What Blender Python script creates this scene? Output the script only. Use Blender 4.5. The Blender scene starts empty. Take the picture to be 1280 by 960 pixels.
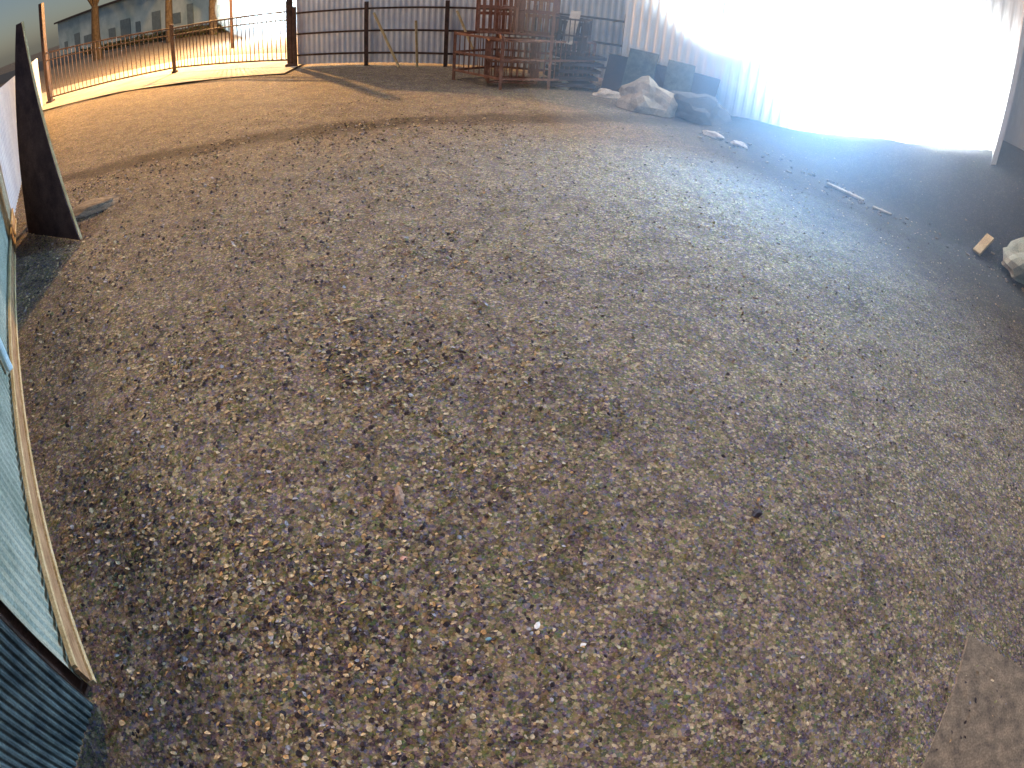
import bpy, math, random
from mathutils import Vector, Matrix, noise
random.seed(7)
sc=bpy.context.scene
def link(o,parent=None):
    bpy.context.collection.objects.link(o)
    if parent: o.parent=parent
    return o
# ---------------------------------------------------------------- materials
def newmat(name):
    m=bpy.data.materials.new(name); m.use_nodes=True
    return m,m.node_tree.nodes,m.node_tree.links,m.node_tree.nodes['Principled BSDF']
def ramp(N,stops,interp='LINEAR'):
    r=N.new('ShaderNodeValToRGB'); r.color_ramp.interpolation=interp
    e=r.color_ramp.elements
    e[0].position=stops[0][0]; e[0].color=(*stops[0][1],1)
    e[1].position=stops[1][0]; e[1].color=(*stops[1][1],1)
    for p,c in stops[2:]:
        x=e.new(p); x.color=(*c,1)
    return r
def weathered(name,c1,c2,scale=3,rough=.7,metal=0,bump=.3,stretch=(1,1,1),grain=60,spec=.3):
    m,N,L,b=newmat(name)
    tc=N.new('ShaderNodeTexCoord'); mp=N.new('ShaderNodeMapping'); mp.inputs['Scale'].default_value=stretch
    L.new(tc.outputs['Object'],mp.inputs[0])
    n=N.new('ShaderNodeTexNoise'); n.inputs['Scale'].default_value=scale; n.inputs['Detail'].default_value=4; n.inputs['Roughness'].default_value=.65
    L.new(mp.outputs[0],n.inputs['Vector'])
    n2=N.new('ShaderNodeTexNoise'); n2.inputs['Scale'].default_value=grain; n2.inputs['Detail'].default_value=1
    L.new(mp.outputs[0],n2.inputs['Vector'])
    r=ramp(N,[(.35,c1),(.65,c2)]); L.new(n.outputs[0],r.inputs[0])
    mx=N.new('ShaderNodeMix'); mx.data_type='RGBA'; mx.blend_type='OVERLAY'; mx.inputs[0].default_value=.6
    L.new(r.outputs[0],mx.inputs[6]); L.new(n2.outputs[0],mx.inputs[7])
    L.new(mx.outputs[2],b.inputs['Base Color'])
    b.inputs['Roughness'].default_value=rough; b.inputs['Metallic'].default_value=metal
    b.inputs['Specular IOR Level'].default_value=spec
    if bump>.5:
        bp=N.new('ShaderNodeBump'); bp.inputs['Strength'].default_value=bump; bp.inputs['Distance'].default_value=.02
        L.new(n.outputs[0],bp.inputs['Height']); L.new(bp.outputs[0],b.inputs['Normal'])
    return m
M_dark=weathered('dark_rusty_steel',(.035,.022,.02),(.09,.05,.04),6,.6)
M_rust=weathered('rusty_brown_steel',(.16,.07,.05),(.30,.15,.1),6,.75)
M_wood=weathered('old_timber',(.22,.12,.06),(.42,.27,.15),4,.8,stretch=(1,1,6))
M_plank=weathered('pale_plank',(.45,.33,.16),(.62,.5,.3),4,.8)
M_sheet=weathered('galvanised_sheet',(.66,.69,.76),(.8,.83,.87),1.5,.55)
M_white=weathered('white_sheet_cladding',(.68,.7,.74),(.8,.82,.84),1.2,.6)
M_grey=weathered('grey_green_sheet',(.22,.25,.20),(.40,.42,.35),1.5,.6)
M_blue=weathered('blue_grey_sheet',(.04,.055,.06),(.13,.155,.15),5,.5)
M_beige=weathered('beige_stone',(.33,.28,.22),(.58,.5,.4),3,.9,bump=.8)
M_pale=weathered('pale_stone',(.55,.5,.45),(.8,.74,.68),5,.9,bump=.8)
M_darkstone=weathered('dark_stone',(.06,.055,.055),(.12,.11,.11),3,.9,bump=.8)
M_tarp=weathered('dark_board',(.022,.017,.026),(.055,.04,.048),3,.8,spec=.1)
M_conc=weathered('concrete',(.26,.22,.16),(.38,.32,.24),3,.9,grain=90)
M_slab=weathered('dirty_concrete',(.13,.105,.085),(.28,.22,.165),9,.95,grain=60)
M_road=weathered('lit_concrete_paving',(.4,.36,.3),(.55,.5,.42),1.0,.9)
M_bark=weathered('bark',(.05,.035,.025),(.12,.09,.06),6,.9)
M_leaf=weathered('hedge_foliage',(.03,.035,.015),(.08,.08,.03),6,.8)
M_glass=weathered('window_glass',(.14,.18,.2),(.2,.25,.27),2,.15)
M_pvc=weathered('pvc',(.6,.7,.72),(.75,.82,.84),2,.5)
def emis(name,c,s):
    m,N,L,b=newmat(name); b.inputs['Emission Color'].default_value=(*c,1); b.inputs['Emission Strength'].default_value=s
    b.inputs['Base Color'].default_value=(.8,.8,.8,1); return m
# ---------------------------------------------------------------- mesh helpers
class MB:
    def __init__(s): s.v=[]; s.f=[]; s.mi=[]
    def box(s,c,size,rot=None,mi=0):
        i=len(s.v); hx,hy,hz=[k/2 for k in size]
        for x in(-hx,hx):
            for y in(-hy,hy):
                for z in(-hz,hz):
                    p=Vector((x,y,z)); 
                    if rot: p=rot@p
                    s.v.append(tuple(p+Vector(c)))
        for q in((0,1,3,2),(4,6,7,5),(0,4,5,1),(2,3,7,6),(0,2,6,4),(1,5,7,3)):
            s.f.append([i+k for k in q]); s.mi.append(mi)
    def beam(s,a,b,w,t=None,mi=0):
        a=Vector(a);b=Vector(b);d=b-a; t=t or w
        q=d.to_track_quat('Y','Z').to_matrix()
        s.box((a+b)/2,(w,d.length,t),q,mi)
    def quad(s,pts,mi=0):
        i=len(s.v); s.v+= [tuple(p) for p in pts]; s.f.append(list(range(i,i+len(pts)))); s.mi.append(mi)
    def obj(s,name,mats,parent=None,bevel=0,smooth=False):
        me=bpy.data.meshes.new(name); me.from_pydata(s.v,[],s.f)
        for m in (mats if isinstance(mats,list) else [mats]): me.materials.append(m)
        me.polygons.foreach_set('material_index',s.mi)
        if smooth: me.polygons.foreach_set('use_smooth',[True]*len(me.polygons))
        me.update(); o=bpy.data.objects.new(name,me); link(o,parent)
        if bevel:
            b=o.modifiers.new('b','BEVEL'); b.width=bevel; b.segments=2
        return o
def empty(name): 
    e=bpy.data.objects.new(name,None); return link(e)
# ---------------------------------------------------------------- terrain
def bank(x,y):
    d=(18.9-.79*x-y)/math.hypot(.79,1)
    crest=[(2,0),(4.5,.15),(5.2,.32),(6.5,.52),(8.5,1.25),(10.8,2.25),(12.5,2.6),(20,2.6),(60,2.6)]
    h=0
    if x>2:
        for (a,ha),(b,hb) in zip(crest,crest[1:]):
            if a<=x<b: h=ha+(hb-ha)*(x-a)/(b-a)
    t=max(0,min(1,(2.6-d)/2.4)); t=t*t*(3-2*t)
    return h*t
def gz(x,y):
    z=bank(x,y)
    z+=.035*noise.noise(Vector((x*.35,y*.35,0)))+.016*noise.noise(Vector((x*1.7,y*1.7,3)))+.006*noise.noise(Vector((x*5,y*5,3)))
    r=math.hypot(x,y)
    if z and bank(x,y)>.05: z+=.12*noise.noise(Vector((x*1.1,y*1.1,8)))*min(1,bank(x,y))
    return z if r<40 else 0
def axis():
    a=[];p=-200
    while p<200:
        a.append(p); r=abs(p); p+= .10 if r<7 else (.18 if r<14 else (.4 if r<26 else 6))
    a.append(200); return a
xs=axis(); ys=[y for y in axis() if y>-3 or y<-30]
g=MB(); nx=len(xs)
for y in ys:
    for x in xs: g.v.append((x,y,gz(x,y)))
for j in range(len(ys)-1):
    for i in range(nx-1):
        k=j*nx+i; g.f.append([k,k+1,k+nx+1,k+nx]); g.mi.append(0)
m,N,L,b=newmat('dirt_leaf_litter')
geo=N.new('ShaderNodeNewGeometry'); P=geo.outputs['Position']
def nz(s,d=4,r=.6,vec=None):
    n=N.new('ShaderNodeTexNoise'); n.inputs['Scale'].default_value=s; n.inputs['Detail'].default_value=d; n.inputs['Roughness'].default_value=r
    L.new(vec or P,n.inputs['Vector']); return n
def mix(a,bb,fac,mode='MIX'):
    x=N.new('ShaderNodeMix'); x.data_type='RGBA'; x.blend_type=mode
    if isinstance(fac,(int,float)): x.inputs[0].default_value=fac
    else: L.new(fac,x.inputs[0])
    for s,i in((a,6),(bb,7)):
        if isinstance(s,tuple): x.inputs[i].default_value=(*s,1)
        else: L.new(s,x.inputs[i])
    return x.outputs[2]
def mth(op,a,bb=None,c=None):
    x=N.new('ShaderNodeMath'); x.operation=op
    for i,s in enumerate((a,bb,c)):
        if s is None: continue
        if isinstance(s,(int,float)): x.inputs[i].default_value=s
        else: L.new(s,x.inputs[i])
    return x.outputs[0]
med=nz(1.1,7,.75); r0=ramp(N,[(.34,(.11,.088,.068)),(.5,(.23,.19,.14)),(.66,(.37,.30,.21))]); L.new(med.outputs[0],r0.inputs[0])
col=r0.outputs[0]
pal=[(0,(.02,.012,.045)),(.17,(.035,.032,.02)),(.30,(.17,.10,.19)),(.43,(.20,.185,.05)),(.56,(.28,.20,.12)),(.67,(.10,.19,.05)),(.78,(.46,.31,.22)),(.87,(.15,.17,.36)),(.94,(.82,.70,.48))]
hs=[]
for sc_,f in((120,.62),(55,.52),(27,.2)):
    v=N.new('ShaderNodeTexVoronoi'); v.inputs['Scale'].default_value=sc_; L.new(P,v.inputs['Vector'])
    s=N.new('ShaderNodeSeparateColor'); L.new(v.outputs['Color'],s.inputs[0])
    rr=ramp(N,pal,'CONSTANT'); L.new(s.outputs[0],rr.inputs[0])
    col=mix(col,rr.outputs[0],f); hs.append(v)
mo2=nz(3.2,3,.7); ro=ramp(N,[(.38,(.66,.64,.70)),(.55,(1,1,1))]); L.new(mo2.outputs[0],ro.inputs[0])
col=mix(col,ro.outputs[0],.75,'MULTIPLY')
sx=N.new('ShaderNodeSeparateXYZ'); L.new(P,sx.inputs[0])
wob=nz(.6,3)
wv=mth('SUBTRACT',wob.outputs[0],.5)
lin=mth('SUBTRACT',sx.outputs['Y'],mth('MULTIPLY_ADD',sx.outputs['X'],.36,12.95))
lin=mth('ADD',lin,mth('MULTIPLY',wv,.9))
shadow_band=mth('ABSOLUTE',lin)
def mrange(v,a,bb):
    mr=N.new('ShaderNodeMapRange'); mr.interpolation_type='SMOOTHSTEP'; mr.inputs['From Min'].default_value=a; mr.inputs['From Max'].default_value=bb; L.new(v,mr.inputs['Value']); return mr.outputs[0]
col=mix(col,(.36,.34,.36),mth('MULTIPLY',mrange(shadow_band,.75,.15),.85),'MULTIPLY')  # cast shadow across the far ground, darkened into the soil colour
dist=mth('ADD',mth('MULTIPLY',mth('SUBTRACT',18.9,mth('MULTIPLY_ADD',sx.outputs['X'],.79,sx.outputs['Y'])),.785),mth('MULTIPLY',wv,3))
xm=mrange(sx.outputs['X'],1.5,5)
bank_shade=mth('MULTIPLY',mth('MULTIPLY',mrange(dist,9.5,3),xm),.93)
col=mix(col,(.19,.25,.37),bank_shade,'MULTIPLY')  # shade along the right-hand bank, painted into the soil colour
mp=N.new('ShaderNodeMapping'); mp.inputs['Rotation'].default_value=(0,0,math.radians(35)); mp.inputs['Scale'].default_value=(.35,2.6,1); L.new(P,mp.inputs[0])
st=nz(1,3,.5,mp.outputs[0]); rs=ramp(N,[(.38,(.44,.44,.45)),(.64,(.57,.56,.54))]); L.new(st.outputs[0],rs.inputs[0])
col=mix(col,rs.outputs[0],.5,'OVERLAY')
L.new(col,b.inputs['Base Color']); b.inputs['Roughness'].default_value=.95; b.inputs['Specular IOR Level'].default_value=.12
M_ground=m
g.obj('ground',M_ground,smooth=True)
# ---------------------------------------------------------------- litter
lm=[weathered('leaf_tan',(.38,.29,.18),(.58,.46,.31),30,.8),weathered('leaf_orange',(.40,.26,.13),(.55,.36,.2),30,.8),weathered('leaf_dark',(.03,.025,.035),(.06,.045,.06),30,.8),
    weathered('leaf_grey',(.24,.22,.26),(.40,.38,.42),30,.8),weathered('leaf_olive',(.13,.13,.05),(.24,.22,.1),30,.8)]
slabc=(3.4,.55)
def in_slab(x,y): return abs(x-slabc[0])+abs(y-slabc[1])<.7
lb=MB()
def leaf(x,y,s,mi):
    z=gz(x,y)+.004+s*.12+(.035 if in_slab(x,y) else 0); a=random.uniform(0,6.28); tx,ty=random.uniform(-.5,.5),random.uniform(-.5,.5)
    rot=Matrix.Rotation(a,3,'Z')@Matrix.Rotation(tx,3,'X')@Matrix.Rotation(ty,3,'Y')
    w=s*random.uniform(.35,.8); pts=[(-s/2,0,0),(-s*.15,w/2,s*.12),(s*.25,w*.4,s*.1),(s/2,0,0),(s*.2,-w*.45,s*.08),(-s*.2,-w/2,s*.1)]
    lb.quad([rot@Vector(p)+Vector((x,y,z)) for p in pts],mi)
n=0
while n<17000:
    r=random.random()**.8*12+.6; az=random.uniform(-75,80); x=r*math.sin(math.radians(az)); y=r*math.cos(math.radians(az))
    lft=max(0,min(1,(.9-x)/2.2))
    dens=.12+.88*lft*(1 if r<5 else .5)
    dens*=.3+.7*max(0,min(1,.5+1.8*noise.noise(Vector((x*.9,y*.9,5)))))
    if random.random()>dens or x< -2.2-(y-.67)*1.0: continue
    leaf(x,y,random.uniform(.012,.036+.012*lft)*(1+r*.05),random.choices(range(5),[5,1.3,8,1.6,2])[0]); n+=1
lb.obj('leaf_litter',lm)
pb=MB()
for k in range(2600):
    r=random.random()**.7*14+.7; az=math.radians(random.uniform(-70,65)); x=r*math.sin(az);y=r*math.cos(az)
    s=random.uniform(.006,.018)*(1+.06*r); z=gz(x,y); i=len(pb.v)
    for dx,dy,dz in((1,0,.1),(0,1,.1),(-1,0,.1),(0,-1,.1),(0,0,.7),(0,0,-.4)):
        pb.v.append((x+dx*s*random.uniform(.6,1.2),y+dy*s*random.uniform(.6,1.2),z+dz*s))
    for f in((0,1,4),(1,2,4),(2,3,4),(3,0,4),(1,0,5),(2,1,5),(3,2,5),(0,3,5)): pb.f.append([i+q for q in f]); pb.mi.append(k%3)
pb.obj('gravel',[M_conc,M_darkstone,M_slab])
def scrap(name,x,y,s,mat,ar=.6,rz=0):
    q=MB(); z=gz(x,y)+.008
    nseg=7; ring=[]
    for k in range(nseg):
        a=k/nseg*6.28; rr=random.uniform(.8,1.1)
        ring.append(Matrix.Rotation(rz,3,'Z')@Vector((s*rr*math.cos(a),s*ar*rr*math.sin(a),0))+Vector((x,y,z+random.uniform(0,s*.25))))
    q.v=[tuple(p) for p in ring]; c=Vector((x,y,z+s*.2)); 
    i=len(q.v); q.v.append(tuple(c))
    for k in range(nseg): q.f.append([k,(k+1)%nseg,i]); q.mi.append(0)
    q.obj(name,mat)
M_paper=weathered('paper',(.85,.85,.9),(.95,.95,.98),5,.5)
scrap('paper_scrap',.25,1.66,.03,M_paper,.6,1.2)
scrap('paper_scrap',.51,1.54,.022,M_paper,.6,.4)
scrap('pink_wrapper',-.58,2.06,.028,weathered('wrapper',(.75,.4,.35),(.85,.6,.55),8,.6),.5,.3)
scrap('dry_leaf',-.17,1.28,.028,lm[1],.8,.4)
scrap('blue_wrapper',-.02,1.55,.022,weathered('bluewrap',(.15,.3,.5),(.25,.5,.6),8,.6),.5,.4)
scrap('bark_piece',-.69,2.55,.11,weathered('barkp',(.28,.19,.15),(.42,.3,.24),12,.9),.3,1.9)
scrap('stick',-.47,4.18,.07,M_tarp,.15,2.9)
scrap('bark_piece',-1.56,4.57,.08,M_plank,.25,.5)
scrap('dark_clod',1.79,2.56,.06,M_tarp,.6,.5)
# ---------------------------------------------------------------- fences
def along(a,b,t): return (a[0]+(b[0]-a[0])*t,a[1]+(b[1]-a[1])*t)
def corrugated(name,a,b,z0,z1,mat,parent=None,pitch=.2,amp=.022):
    q=MB(); L_=math.hypot(b[0]-a[0],b[1]-a[1]); n=max(2,int(L_/pitch*4)); dx,dy=(b[0]-a[0])/L_,(b[1]-a[1])/L_; nx_,ny_=-dy,dx
    for k in range(n+1):
        t=k/n; ph=[-1,-1,1,1][k%4]*amp
        x=a[0]+(b[0]-a[0])*t+nx_*ph; y=a[1]+(b[1]-a[1])*t+ny_*ph
        q.v.append((x,y,z0)); q.v.append((x,y,z1))
    for k in range(n): q.f.append([2*k,2*k+2,2*k+3,2*k+1]); q.mi.append(0)
    o=q.obj(name,mat,parent); s=o.modifiers.new('s','SOLIDIFY'); s.thickness=.004
    return o
gate=empty('barred_gate')
A=(-22.4,21.9);B=(-15.1,22.7);C=(-8.6,20.5)
q=MB()
def barred(a,b,h0,h1,nb):
    q.beam((*a,h0),(*b,h1),.07,.07); q.beam((*a,.3),(*b,.3),.07,.07); q.beam((*a,h0*.85),(*b,h1*.85),.05,.05)
    for k in range(1,nb):
        p=along(a,b,k/nb); hh=(h0+(h1-h0)*k/nb); q.box((p[0],p[1],(.3+hh)/2),(.028,.028,hh-.3))
barred(A,B,2.6,2.1,30); barred(along(B,C,.01),C,2.1,2.15,30)
q.obj('bars',M_dark,gate)
for i,(p,h,w) in enumerate(((A,5.2,.22),(B,2.3,.14),(C,3.2,.2))):
    q=MB(); q.box((p[0],p[1],h/2-.1),(w,w,h+.2)); q.box((p[0],p[1],.08),(w*1.6,w*1.6,.16)); q.obj('post_%d'%(i+1),M_dark,gate,bevel=.01)
fence=empty('sheet_metal_fence')
Cs=(C[0]+.25,C[1]+.1); Ds=(2.6,19.0)
corrugated('sheets',Cs,Ds,.08,2.9,M_sheet,fence)
q=MB()
dirv=Vector((Ds[0]-Cs[0],Ds[1]-Cs[1])).normalized(); nrm=Vector((dirv.y,-dirv.x)); 
def fp(t,o=.12): 
    p=along(Cs,Ds,t); return (p[0]+nrm.x*o,p[1]+nrm.y*o)
for z in(.45,1.25,2.05): 
    a=fp(0);b_=fp(1); q.beam((*a,z),(*b_,z),.06,.07)
for t in(.0,.25,.5,.75,1):
    p=fp(t,.2); q.box((p[0],p[1],1.1),(.12,.12,2.4))
q.obj('posts_and_rails',M_dark,fence,bevel=.006)
q=MB()
a=fp(.28,.35);b_=fp(.37,.6); q.beam((*a,1.9),(*b_,.02),.08,.05)
a=fp(.53,.25);b_=fp(.59,.5); q.beam((*a,1.95),(*b_,.6),.07,.05)
a=fp(.41,.3);b_=fp(.42,.4); q.beam((*a,1.6),(*b_,.0),.07,.05)
q.obj('leaning_planks',M_plank,fence)
def sheet(name,pts,z,mat):
    q=MB(); q.quad([(x,y,z) for x,y in pts]); return q.obj(name,mat)
sheet('driveway',[(-26,19.8),(-16,20.0),(-8.2,18.9),(-8.4,23.8),(-17,27.5),(-30,27)],.06,M_road)
sheet('road',[(-120,62),(-60,52),(40,36),(40,46),(-120,90)],.07,weathered('asphalt',(.05,.05,.05),(.08,.08,.08),2,.9))
q=MB()
for k in range(3800):
    t=random.random(); cx=-50+38*t+random.gauss(0,.4); cy=56-17*t+random.gauss(0,.5); z=random.random()**.7*(.7+.5*noise.noise(Vector((cx*.5,cy*.5,0))))
    s=random.uniform(.06,.16); R_=Matrix.Rotation(random.uniform(0,6.28),3,'Z')@Matrix.Rotation(random.uniform(-1.2,1.2),3,'X')
    q.quad([R_@Vector(p)*s+Vector((cx,cy,z)) for p in((-1,-.6,0),(1,-.6,0),(.7,.8,.2),(-.7,.8,.2))])
q.obj('hedge',M_leaf)
hb=empty('roadside_building')
q=MB(); RR=Matrix.Rotation(math.radians(-22),3,'Z'); q.box((-52,72,2.9),(46,8,5.8),RR); q.obj('walls',weathered('render_wall',(.35,.45,.45),(.6,.68,.66),.3,.8),hb)
q=MB()
for k in range(11):
    c=RR@Vector((-20+k*4+(.6 if k%3 else 0),-4.03,0))+Vector((-52,72,1.5)); q.box(c,(1.2+.8*(k%3),.08,1.4+(k%2)*1.6),RR)
q.obj('windows',M_glass,hb)
q=MB(); q.box((-52,72,5.95),(47,9,.3),RR); q.obj('roof',M_dark,hb)
def tree(x,y,h,r):
    e=empty('street_tree'); q=MB()
    def limb(a,b,ra,rb,n=7):
        a=Vector(a);b=Vector(b);Q=(b-a).to_track_quat('Z','Y').to_matrix(); i=len(q.v)
        for (c,rr) in((a,ra),((a+b)/2+Vector((random.uniform(-.1,.1),random.uniform(-.1,.1),0)),(ra+rb)/2),(b,rb)):
            for k in range(n): q.v.append(tuple(c+Q@Vector((rr*math.cos(6.283*k/n),rr*math.sin(6.283*k/n),0))))
        for s in(0,1):
            for k in range(n): q.f.append([i+s*n+k,i+s*n+(k+1)%n,i+(s+1)*n+(k+1)%n,i+(s+1)*n+k]); q.mi.append(0)
    limb((x,y,-.1),(x+.1,y,h*.5),r,r*.7); tips=[]
    for k in range(6):
        a=k*1.05+random.random(); t=(x+math.cos(a)*h*.25,y+math.sin(a)*h*.25,h*random.uniform(.75,1)); limb((x+.1,y,h*.5),t,r*.5,r*.12); tips.append(t)
    q.obj('trunk',M_bark,e,smooth=True)
    q=MB()
    for k in range(1500):
        t=random.choice(tips); c=Vector(t)+Vector((random.gauss(0,1),random.gauss(0,1),random.gauss(0,.8)))
        s=random.uniform(.08,.2); R_=Matrix.Rotation(random.uniform(0,6.28),3,'Z')@Matrix.Rotation(random.uniform(-1.2,1.2),3,'X')
        q.quad([R_@Vector(p)*s+c for p in((-1,-.6,0),(1,-.6,0),(.7,.8,.2),(-.7,.8,.2))])
    q.obj('crown',M_leaf,e)
tree(-37,43,10,.5); tree(-29.5,44,9.5,.4); tree(-25.2,44,9.7,.4)
# ---------------------------------------------------------------- rack with pallets
rack=empty('steel_rack'); q=MB()
pts=[(-2.3,17.2),(-.9,15.9),(.35,16.4),(1.55,17.2),(-1.2,18.2),(.4,18.0)]
hts=[1.45,1.5,1.5,1.4,1.5,1.5]
for (x,y),h in zip(pts,hts): q.box((x,y,h/2),(.08,.08,h))
for i,j in((0,1),(1,2),(2,3),(0,4),(4,5),(5,3),(2,5),(1,4)):
    for z in(.3,.85,1.4): q.beam((*pts[i],z),(*pts[j],z),.06,.06)
for i,j in((0,1),(1,2),(2,3),(0,4),(4,5),(5,3)):
    nb=9
    for k in range(1,nb):
        p=along(pts[i],pts[j],k/nb); q.box((*p,.85),(.025,.025,1.1))
q.obj('frame',M_rust,rack)
def cage(cx,cy,z0,w,d,h,rz,mat):
    q=MB(); R_=Matrix.Rotation(rz,3,'Z'); c=Vector((cx,cy,z0))
    def W(x,y,z): return c+R_@Vector((x,y,z))
    X=(-w/2,w/2);Y=(-d/2,d/2)
    for x in X:
        for y in Y: q.beam(W(x,y,0),W(x,y,h),.06,.06)
    for z in(.03,h*.5,h-.03):
        for y in Y: q.beam(W(X[0],y,z),W(X[1],y,z),.05,.05)
        for x in X: q.beam(W(x,Y[0],z),W(x,Y[1],z),.05,.05)
    for k in range(1,7):
        x=X[0]+w*k/7
        for y in Y: q.beam(W(x,y,0),W(x,y,h),.03,.03)
    for k in range(1,5):
        y=Y[0]+d*k/5
        for x in X: q.beam(W(x,y,0),W(x,y,h),.03,.03)
    q.obj('cage',mat,rack)
cage(-1.15,17.0,1.5,1.0,.9,1.5,.1,M_rust); cage(-.05,17.0,1.5,.95,.9,1.35,-.15,M_rust); cage(.85,17.0,1.1,.9,.8,1.0,-.3,M_dark)
cage(-.7,16.9,.1,1.3,.9,1.25,.2,M_rust)
def pallet(cx,cy,cz,rz,tilt,mat,w=1.1,h=1.15,par=rack):
    q=MB(); R_=Matrix.Rotation(rz,3,'Z')@Matrix.Rotation(tilt,3,'X'); c=Vector((cx,cy,cz))
    for k in range(7): q.box(c+R_@Vector((-w/2+w*k/6,0,h/2)),(.09,.022,h),R_)
    for k in range(3): q.box(c+R_@Vector((0,.055,.06+(h-.12)*k/2)),(w,.085,.09),R_)
    q.obj('pallet',mat,par)
pallet(-1.2,17.6,1.45,.1,-.12,M_rust); pallet(-.2,17.65,1.45,-.15,-.2,M_wood); pallet(.85,16.9,1.0,-.5,-.2,M_dark,.8,1.0)
q=MB(); q.beam((.75,16.6,1.35),(.95,17.0,2.3),.3,.02); q.obj('pale_sheet',M_pale,rack)
q=MB(); 
for k in range(5): q.box((.9+.06*k,17.1+.05*k,.15+.2*k),(1.3,.9,.1),Matrix.Rotation(.3+.05*k,3,'Z'))
q.obj('stacked_boards',M_tarp,rack)
# dark boards leaning on the foot of the white wall
nn=Vector((-.79,-1,0)).normalized(); tt=Vector((1,-.79,0)).normalized()
def wl(x): return (x,18.9-.79*x)
lean=empty('leaning_boards')
for k,x in enumerate((2.5,2.95,3.5,3.9,4.35)):
    q=MB(); h=random.uniform(1.1,1.5); p=Vector((*wl(x),0)); w=random.uniform(.35,.5)
    z=gz(*(p+nn*.5)[:2])-.05; a=p+nn*.55+Vector((0,0,z)); t=p+nn*.12+Vector((0,0,z+h))+tt*random.uniform(-.15,.15)
    q.quad([a-tt*w,a+tt*w,t+tt*w*.95,t-tt*w]); o=q.obj('board',[M_tarp,M_blue][k%2],lean); s=o.modifiers.new('s','SOLIDIFY'); s.thickness=.03
# ---------------------------------------------------------------- rocks
def rock(name,x,y,s,mat,seed,rz=0,sub=3,rough=.28):
    import bmesh
    bm=bmesh.new(); bmesh.ops.create_icosphere(bm,subdivisions=sub,radius=1)
    R_=Matrix.Rotation(rz,3,'Z'); z0=gz(x,y)
    for v in bm.verts:
        p=v.co.copy(); k=1+rough*noise.noise(p*1.3+Vector((seed,0,0)))*1.6+rough*.4*noise.noise(p*4+Vector((seed,0,0)))
        p*=k; p.z=max(p.z,-.35); p=R_@Vector((p.x*s[0],p.y*s[1],p.z*s[2])); v.co=p+Vector((x,y,z0+.3*s[2]))
    me=bpy.data.meshes.new(name); bm.to_mesh(me); bm.free(); me.materials.append(mat)
    o=bpy.data.objects.new(name,me); link(o); return o
rock('boulder',2.75,15.0,(.8,.42,.62),M_beige,1,-.5)
rock('boulder',3.9,14.7,(.85,.45,.5),M_darkstone,5,-.5)
rock('pale_stone',1.95,16.3,(.4,.22,.16),M_pale,9)
rock('pale_stone',.75,16.8,(.2,.15,.2),M_pale,12)
rock('pale_stone',4.1,13.2,(.28,.12,.1),M_pale,14,-.7)
rock('pale_stone',4.6,12.8,(.2,.1,.08),M_pale,15,-.7)
def gp(x,y,dz=0): return (x,y,gz(x,y)+dz)
q=MB(); q.beam(gp(6.1,11.05,.03),gp(6.7,10.42,.05),.12,.05); q.beam(gp(6.85,10.25,.02),gp(7.15,9.95,.04),.1,.04)
q.obj('broken_plank',M_beige,bevel=.01)
q=MB(); q.beam(gp(8.85,8.9,.05),gp(9.3,9.1,.15),.2,.08); q.obj('broken_plank',M_plank,bevel=.01)
rock('rubble_heap',9.9,8.3,(.9,.6,.5),M_grey,22,.4)
rock('rubble_heap',10.7,9.3,(.5,.5,.9),M_grey,23,.4)
q=MB()
foot=[(3.9,13.6),(4.7,12.7),(6.2,10.9),(7.1,9.95),(9,8.9),(9.6,7.6),(10.3,6)]
for k in range(150):
    i=random.randrange(len(foot)-1); p=along(foot[i],foot[i+1],random.random()); x=p[0]+random.gauss(0,.3);y=p[1]+random.gauss(0,.3); s=random.uniform(.02,.05)
    q.box((x,y,gz(x,y)+s*.3),(s*random.uniform(1,2.5),s,s*.7),Matrix.Rotation(random.uniform(0,3),3,'Z')@Matrix.Rotation(random.uniform(-.4,.4),3,'X'),random.choice((0,1,2,2)))
q.obj('debris_line',[M_darkstone,M_conc,M_slab])
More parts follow.
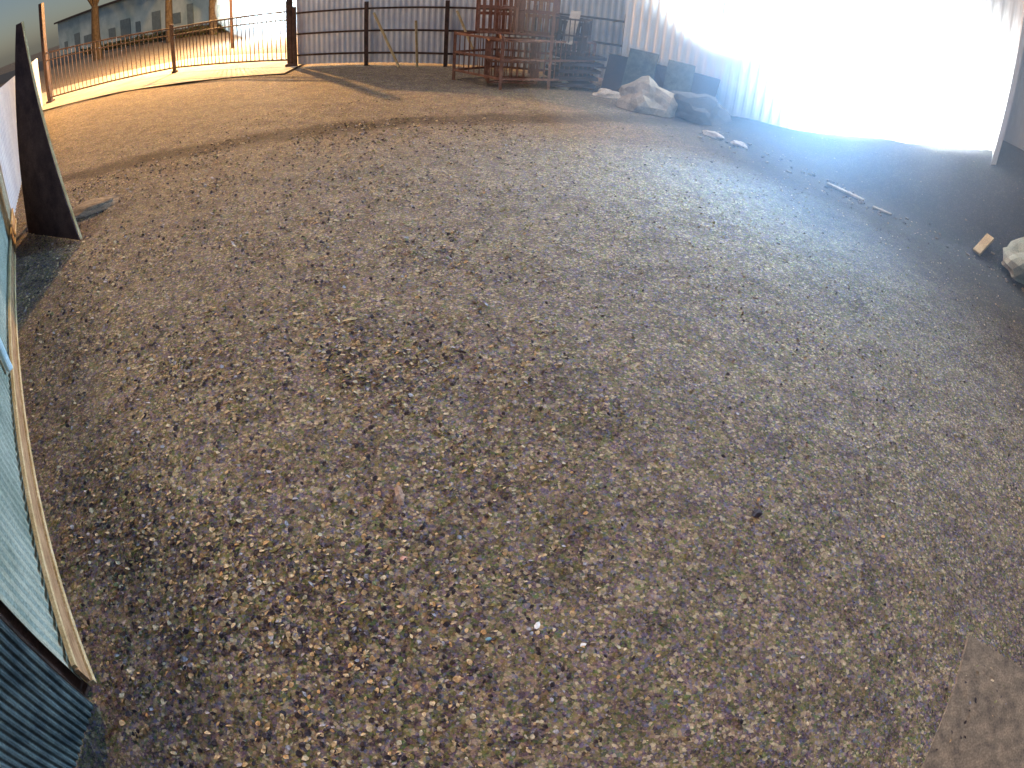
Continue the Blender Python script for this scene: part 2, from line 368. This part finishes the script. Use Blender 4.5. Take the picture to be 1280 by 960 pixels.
# ---------------------------------------------------------------- white clad building
wb=empty('white_clad_building')
XC=10.25
corrugated('cladding',wl(2.3),wl(XC-.05),-.2,7,M_white,wb,.25,.012)
e0=Vector((*wl(XC+.1),0))-nn*.3; e1=Vector((*wl(22),0))-nn*.3
corrugated('end_cladding',e0[:2],e1[:2],-.2,7,M_sheet,wb,.25,.02)
q=MB(); cc=Vector((*wl(XC),4.3))+nn*.12; q.box(cc,(.12,.84,5.2),Matrix.Rotation(math.radians(-38.3),3,'Z')); q.obj('corner_shade_fin',M_white,wb)  # fin added to keep the wall-wash light off the end cladding
q=MB(); q.beam(Vector((*wl(XC+.1),2.2))-nn*.2,Vector((*wl(22),2.6))-nn*.2,.06,.3); q.obj('base_flashing',M_dark,wb)
M_lamp=emis('floodlight_glass',(.85,.93,1),60)
def floodlight(x,z,power,aim,yard):
    px,py=wl(x); base=Vector((px,py,z)); c=base+nn*.9
    e=empty('floodlight'); Q=nn.to_track_quat('Y','Z').to_matrix()
    q=MB(); q.box(c,(.5,.12,.36),Q); q.beam(base+nn*.03,c,.05,.05); q.box(base+nn*.03,(.2,.04,.2),Q)
    for k in range(5): q.box(c-nn*.08+Q@Vector((-.2+.1*k,0,0)),(.02,.05,.32),Q)
    q.obj('housing',M_pale,e)
    q=MB(); q.box(c+nn*.064,(.42,.01,.28),Q); q.obj('lens',M_lamp,e)
    L_=[('wall_wash',c-nn*.12,(-nn+Vector((0,0,aim))).normalized(),160,power)]
    if yard: L_.append(('yard_beam',c+nn*.12,(nn+Vector((0,0,.05))).normalized(),115,yard))
    for nm,pos,dr,ang,pw in L_:
        ld=bpy.data.lights.new(nm,'SPOT'); ld.energy=pw; ld.color=(.28,.58,1) if nm=='yard_beam' else (.68,.85,1); ld.spot_size=math.radians(ang); ld.spot_blend=.8 if nm=='yard_beam' else .5; ld.shadow_soft_size=.12
        lo=bpy.data.objects.new(nm,ld); lo.location=pos; lo.rotation_euler=dr.to_track_quat('-Z','Y').to_euler(); link(lo,e)
floodlight(4.6,3.1,11000,.35,0)
floodlight(7.1,2.6,15000,0,14000)
floodlight(9.1,3.1,11000,0,0)  # extra floodlight, added to overexpose the right part of the wall
def bloom_volume(name,loc,scale,dens,rz=0):  # scatter volume added around lamps to imitate lens bloom
    bpy.ops.mesh.primitive_uv_sphere_add(segments=48,ring_count=24,radius=1,location=loc)
    mo=bpy.context.object; mo.name=name; mo.scale=scale; mo.rotation_euler=(0,0,rz)
    mm=bpy.data.materials.new('bloom_volume'); mm.use_nodes=True; nt=mm.node_tree; nt.nodes.remove(nt.nodes['Principled BSDF'])
    vs=nt.nodes.new('ShaderNodeVolumeScatter'); vs.inputs['Density'].default_value=dens; vs.inputs['Color'].default_value=(.5,.74,1,1); nt.links.new(vs.outputs[0],nt.nodes['Material Output'].inputs['Volume'])
    mo.data.materials.append(mm)
bloom_volume('bloom_volume',(6.8,11.4,2.6),(8.2,6.2,5.0),.035,math.radians(-38))
bloom_volume('bloom_volume',(7.0,11.9,2.8),(5.2,3.9,3.9),.08,math.radians(-38))
# ---------------------------------------------------------------- left fence
lf=empty('yard_side_fence')
S0=(-2.3,.68); S1=(-9.2,7.3); S2=(-22.6,21.5)
corrugated('panels',S0,S1,.16,2.5,M_grey,lf,.12,.007)
corrugated('far_panels',S1,S2,.1,2.5,M_sheet,lf,.25,.02)
q=MB(); d2=Vector((S1[0]-S0[0],S1[1]-S0[1])).normalized(); n2=Vector((d2.y,-d2.x)); 
if n2.x<0: n2=-n2
def sp(a,o): return (a[0]+n2.x*o,a[1]+n2.y*o)
q.beam((*sp(S0,.05),.08),(*sp(S1,.05),.08),.035,.05,0); q.obj('base_board',M_plank,lf,bevel=.004)
q=MB(); q.beam((*sp(S0,.035),.19),(*sp(S1,.035),.19),.03,.15); q.obj('middle_board',M_wood,lf)
q=MB(); q.beam((*sp(S0,.045),.30),(*sp(S1,.045),.30),.03,.035); q.obj('upper_batten',M_plank,lf)
q=MB()
for t in(0.004,.33,.66,1): 
    p=along(S0,S1,t); p=sp(p,-.06); q.box((*p,1.25),(.08,.08,2.5))
q.obj('posts',M_dark,lf)
q=MB(); p=sp(along(S0,S1,.34),.06)
q.beam((*p,.4),(p[0],p[1],2.4),.07,.07); q.obj('downpipe',M_pvc,lf,bevel=.02)
hw=empty('corrugated_wall')
corrugated('sheets',(-2.27,.60),(-2.15,-5),.0,2.5,M_blue,hw,.05,.007)
q=MB()
v=[(-6.55,6.45,0),(-8.25,6.85,0),(-8.0,7.2,3.6),(-7.8,7.15,3.6)]
q.quad(v); o=q.obj('leaning_board',M_tarp); s=o.modifiers.new('s','SOLIDIFY'); s.thickness=.03
q=MB(); q.beam((-6.5,6.42,.02),(-7.75,7.1,3.6),.035,.04); q.beam((-8.6,7.3,0),(-8.6,7.6,2.6),.07,.07); o2=q.obj('edge_batten',M_plank); o2.parent=o
rock('soil_heap',-7.3,7.7,(.5,.4,.08),M_slab,32,.8)
q=MB(); q.quad([(3.39,1.38,0),(3.1,1.02,0),(2.61,.49,0),(2.9,.1,0),(3.3,-.3,0),(3.9,.1,0),(4.3,.62,0),(3.8,1.05,0)]); o=q.obj('concrete_slab',M_slab); s=o.modifiers.new('s','SOLIDIFY'); s.thickness=.03; s.offset=0; o.location.z=gz(*slabc)+.012
# ---------------------------------------------------------------- lamps in the street
def street_lamp(x,y,h,power,col,em,dirx,big=1):
    e=empty('street_lamp'); q=MB()
    n=10
    for z,r in((0,.11),(h*.5,.08),(h,.05)):
        for k in range(n): q.v.append((x+r*math.cos(6.283*k/n),y+r*math.sin(6.283*k/n),z))
    for s in(0,1):
        for k in range(n): q.f.append([s*n+k,s*n+(k+1)%n,(s+1)*n+(k+1)%n,(s+1)*n+k]); q.mi.append(0)
    q.beam((x,y,h),(x+dirx,y-.6,h+.25),.06,.06); q.box((x+dirx,y-.7,h+.25),(.3,.7,.12))
    q.obj('pole',M_dark,e)
    q=MB(); q.box((x+dirx,y-.7,h+.17),(.4*big,.6,.08*big)); q.box((x+dirx,y-1.08,h+.2),(.45*big,.05,.3*big)); q.obj('luminaire',emis('lum%d'%em,col,em),e)
    ld=bpy.data.lights.new('bulb','POINT'); ld.energy=power; ld.color=col; ld.shadow_soft_size=.25
    lo=bpy.data.objects.new('bulb',ld); lo.location=(x+dirx,y-1.3,h-.1); link(lo,e)
street_lamp(-15.5,35.5,2.1,6000,(.8,.95,1),200,0,3)
bloom_volume('lamp_bloom_volume',(-15.5,34,2.3),(3.6,2.2,2.4),.18)  # added volume for the bloom around this lamp
street_lamp(-16,30,7.5,36000,(1,.54,.18),30,.5)
# ---------------------------------------------------------------- world, sun
w=bpy.data.worlds.new("World"); sc.world=w; w.use_nodes=True; nt=w.node_tree
sk=nt.nodes.new('ShaderNodeTexSky'); sk.sky_type='NISHITA'; sk.sun_disc=False
AZ=math.radians(-115); EL=math.radians(68)
sk.sun_elevation=EL; sk.sun_rotation=AZ
nt.links.new(sk.outputs[0],nt.nodes['Background'].inputs[0]); nt.nodes['Background'].inputs[1].default_value=.052
sd=bpy.data.lights.new('sun','SUN'); sd.energy=1.4; sd.angle=math.radians(14); sd.color=(1,.8,.6)
so=bpy.data.objects.new('sun',sd); link(so)
sv=Vector((math.sin(AZ)*math.cos(EL),math.cos(AZ)*math.cos(EL),math.sin(EL))); so.rotation_euler=(-sv).to_track_quat('-Z','Y').to_euler()
sc.view_settings.view_transform='Standard'; sc.view_settings.look='None'; sc.view_settings.exposure=0
# ---------------------------------------------------------------- wide security camera (equisolid fisheye)
H=3.1
U=Vector((.06,.775,-.629)).normalized()
Fy=math.sqrt(1-U.z**2); F=Vector((0,Fy,U.z)); Rz=U.x; Ry=-Rz*U.z/Fy; R=Vector((math.sqrt(1-Rz*Rz-Ry*Ry),Ry,Rz)); V=R.cross(F)
cd=bpy.data.cameras.new("camera"); cam=bpy.data.objects.new("camera",cd); link(cam)
cam.matrix_world=Matrix(((R.x,V.x,-F.x,0),(R.y,V.y,-F.y,0),(R.z,V.z,-F.z,H),(0,0,0,1)))
cd.type='PANO'; cd.lens=10.5; cd.sensor_width=10.5*1280/757; cd.sensor_height=cd.sensor_width*.75; cd.clip_end=1000; cd.clip_start=.02
sc.camera=cam
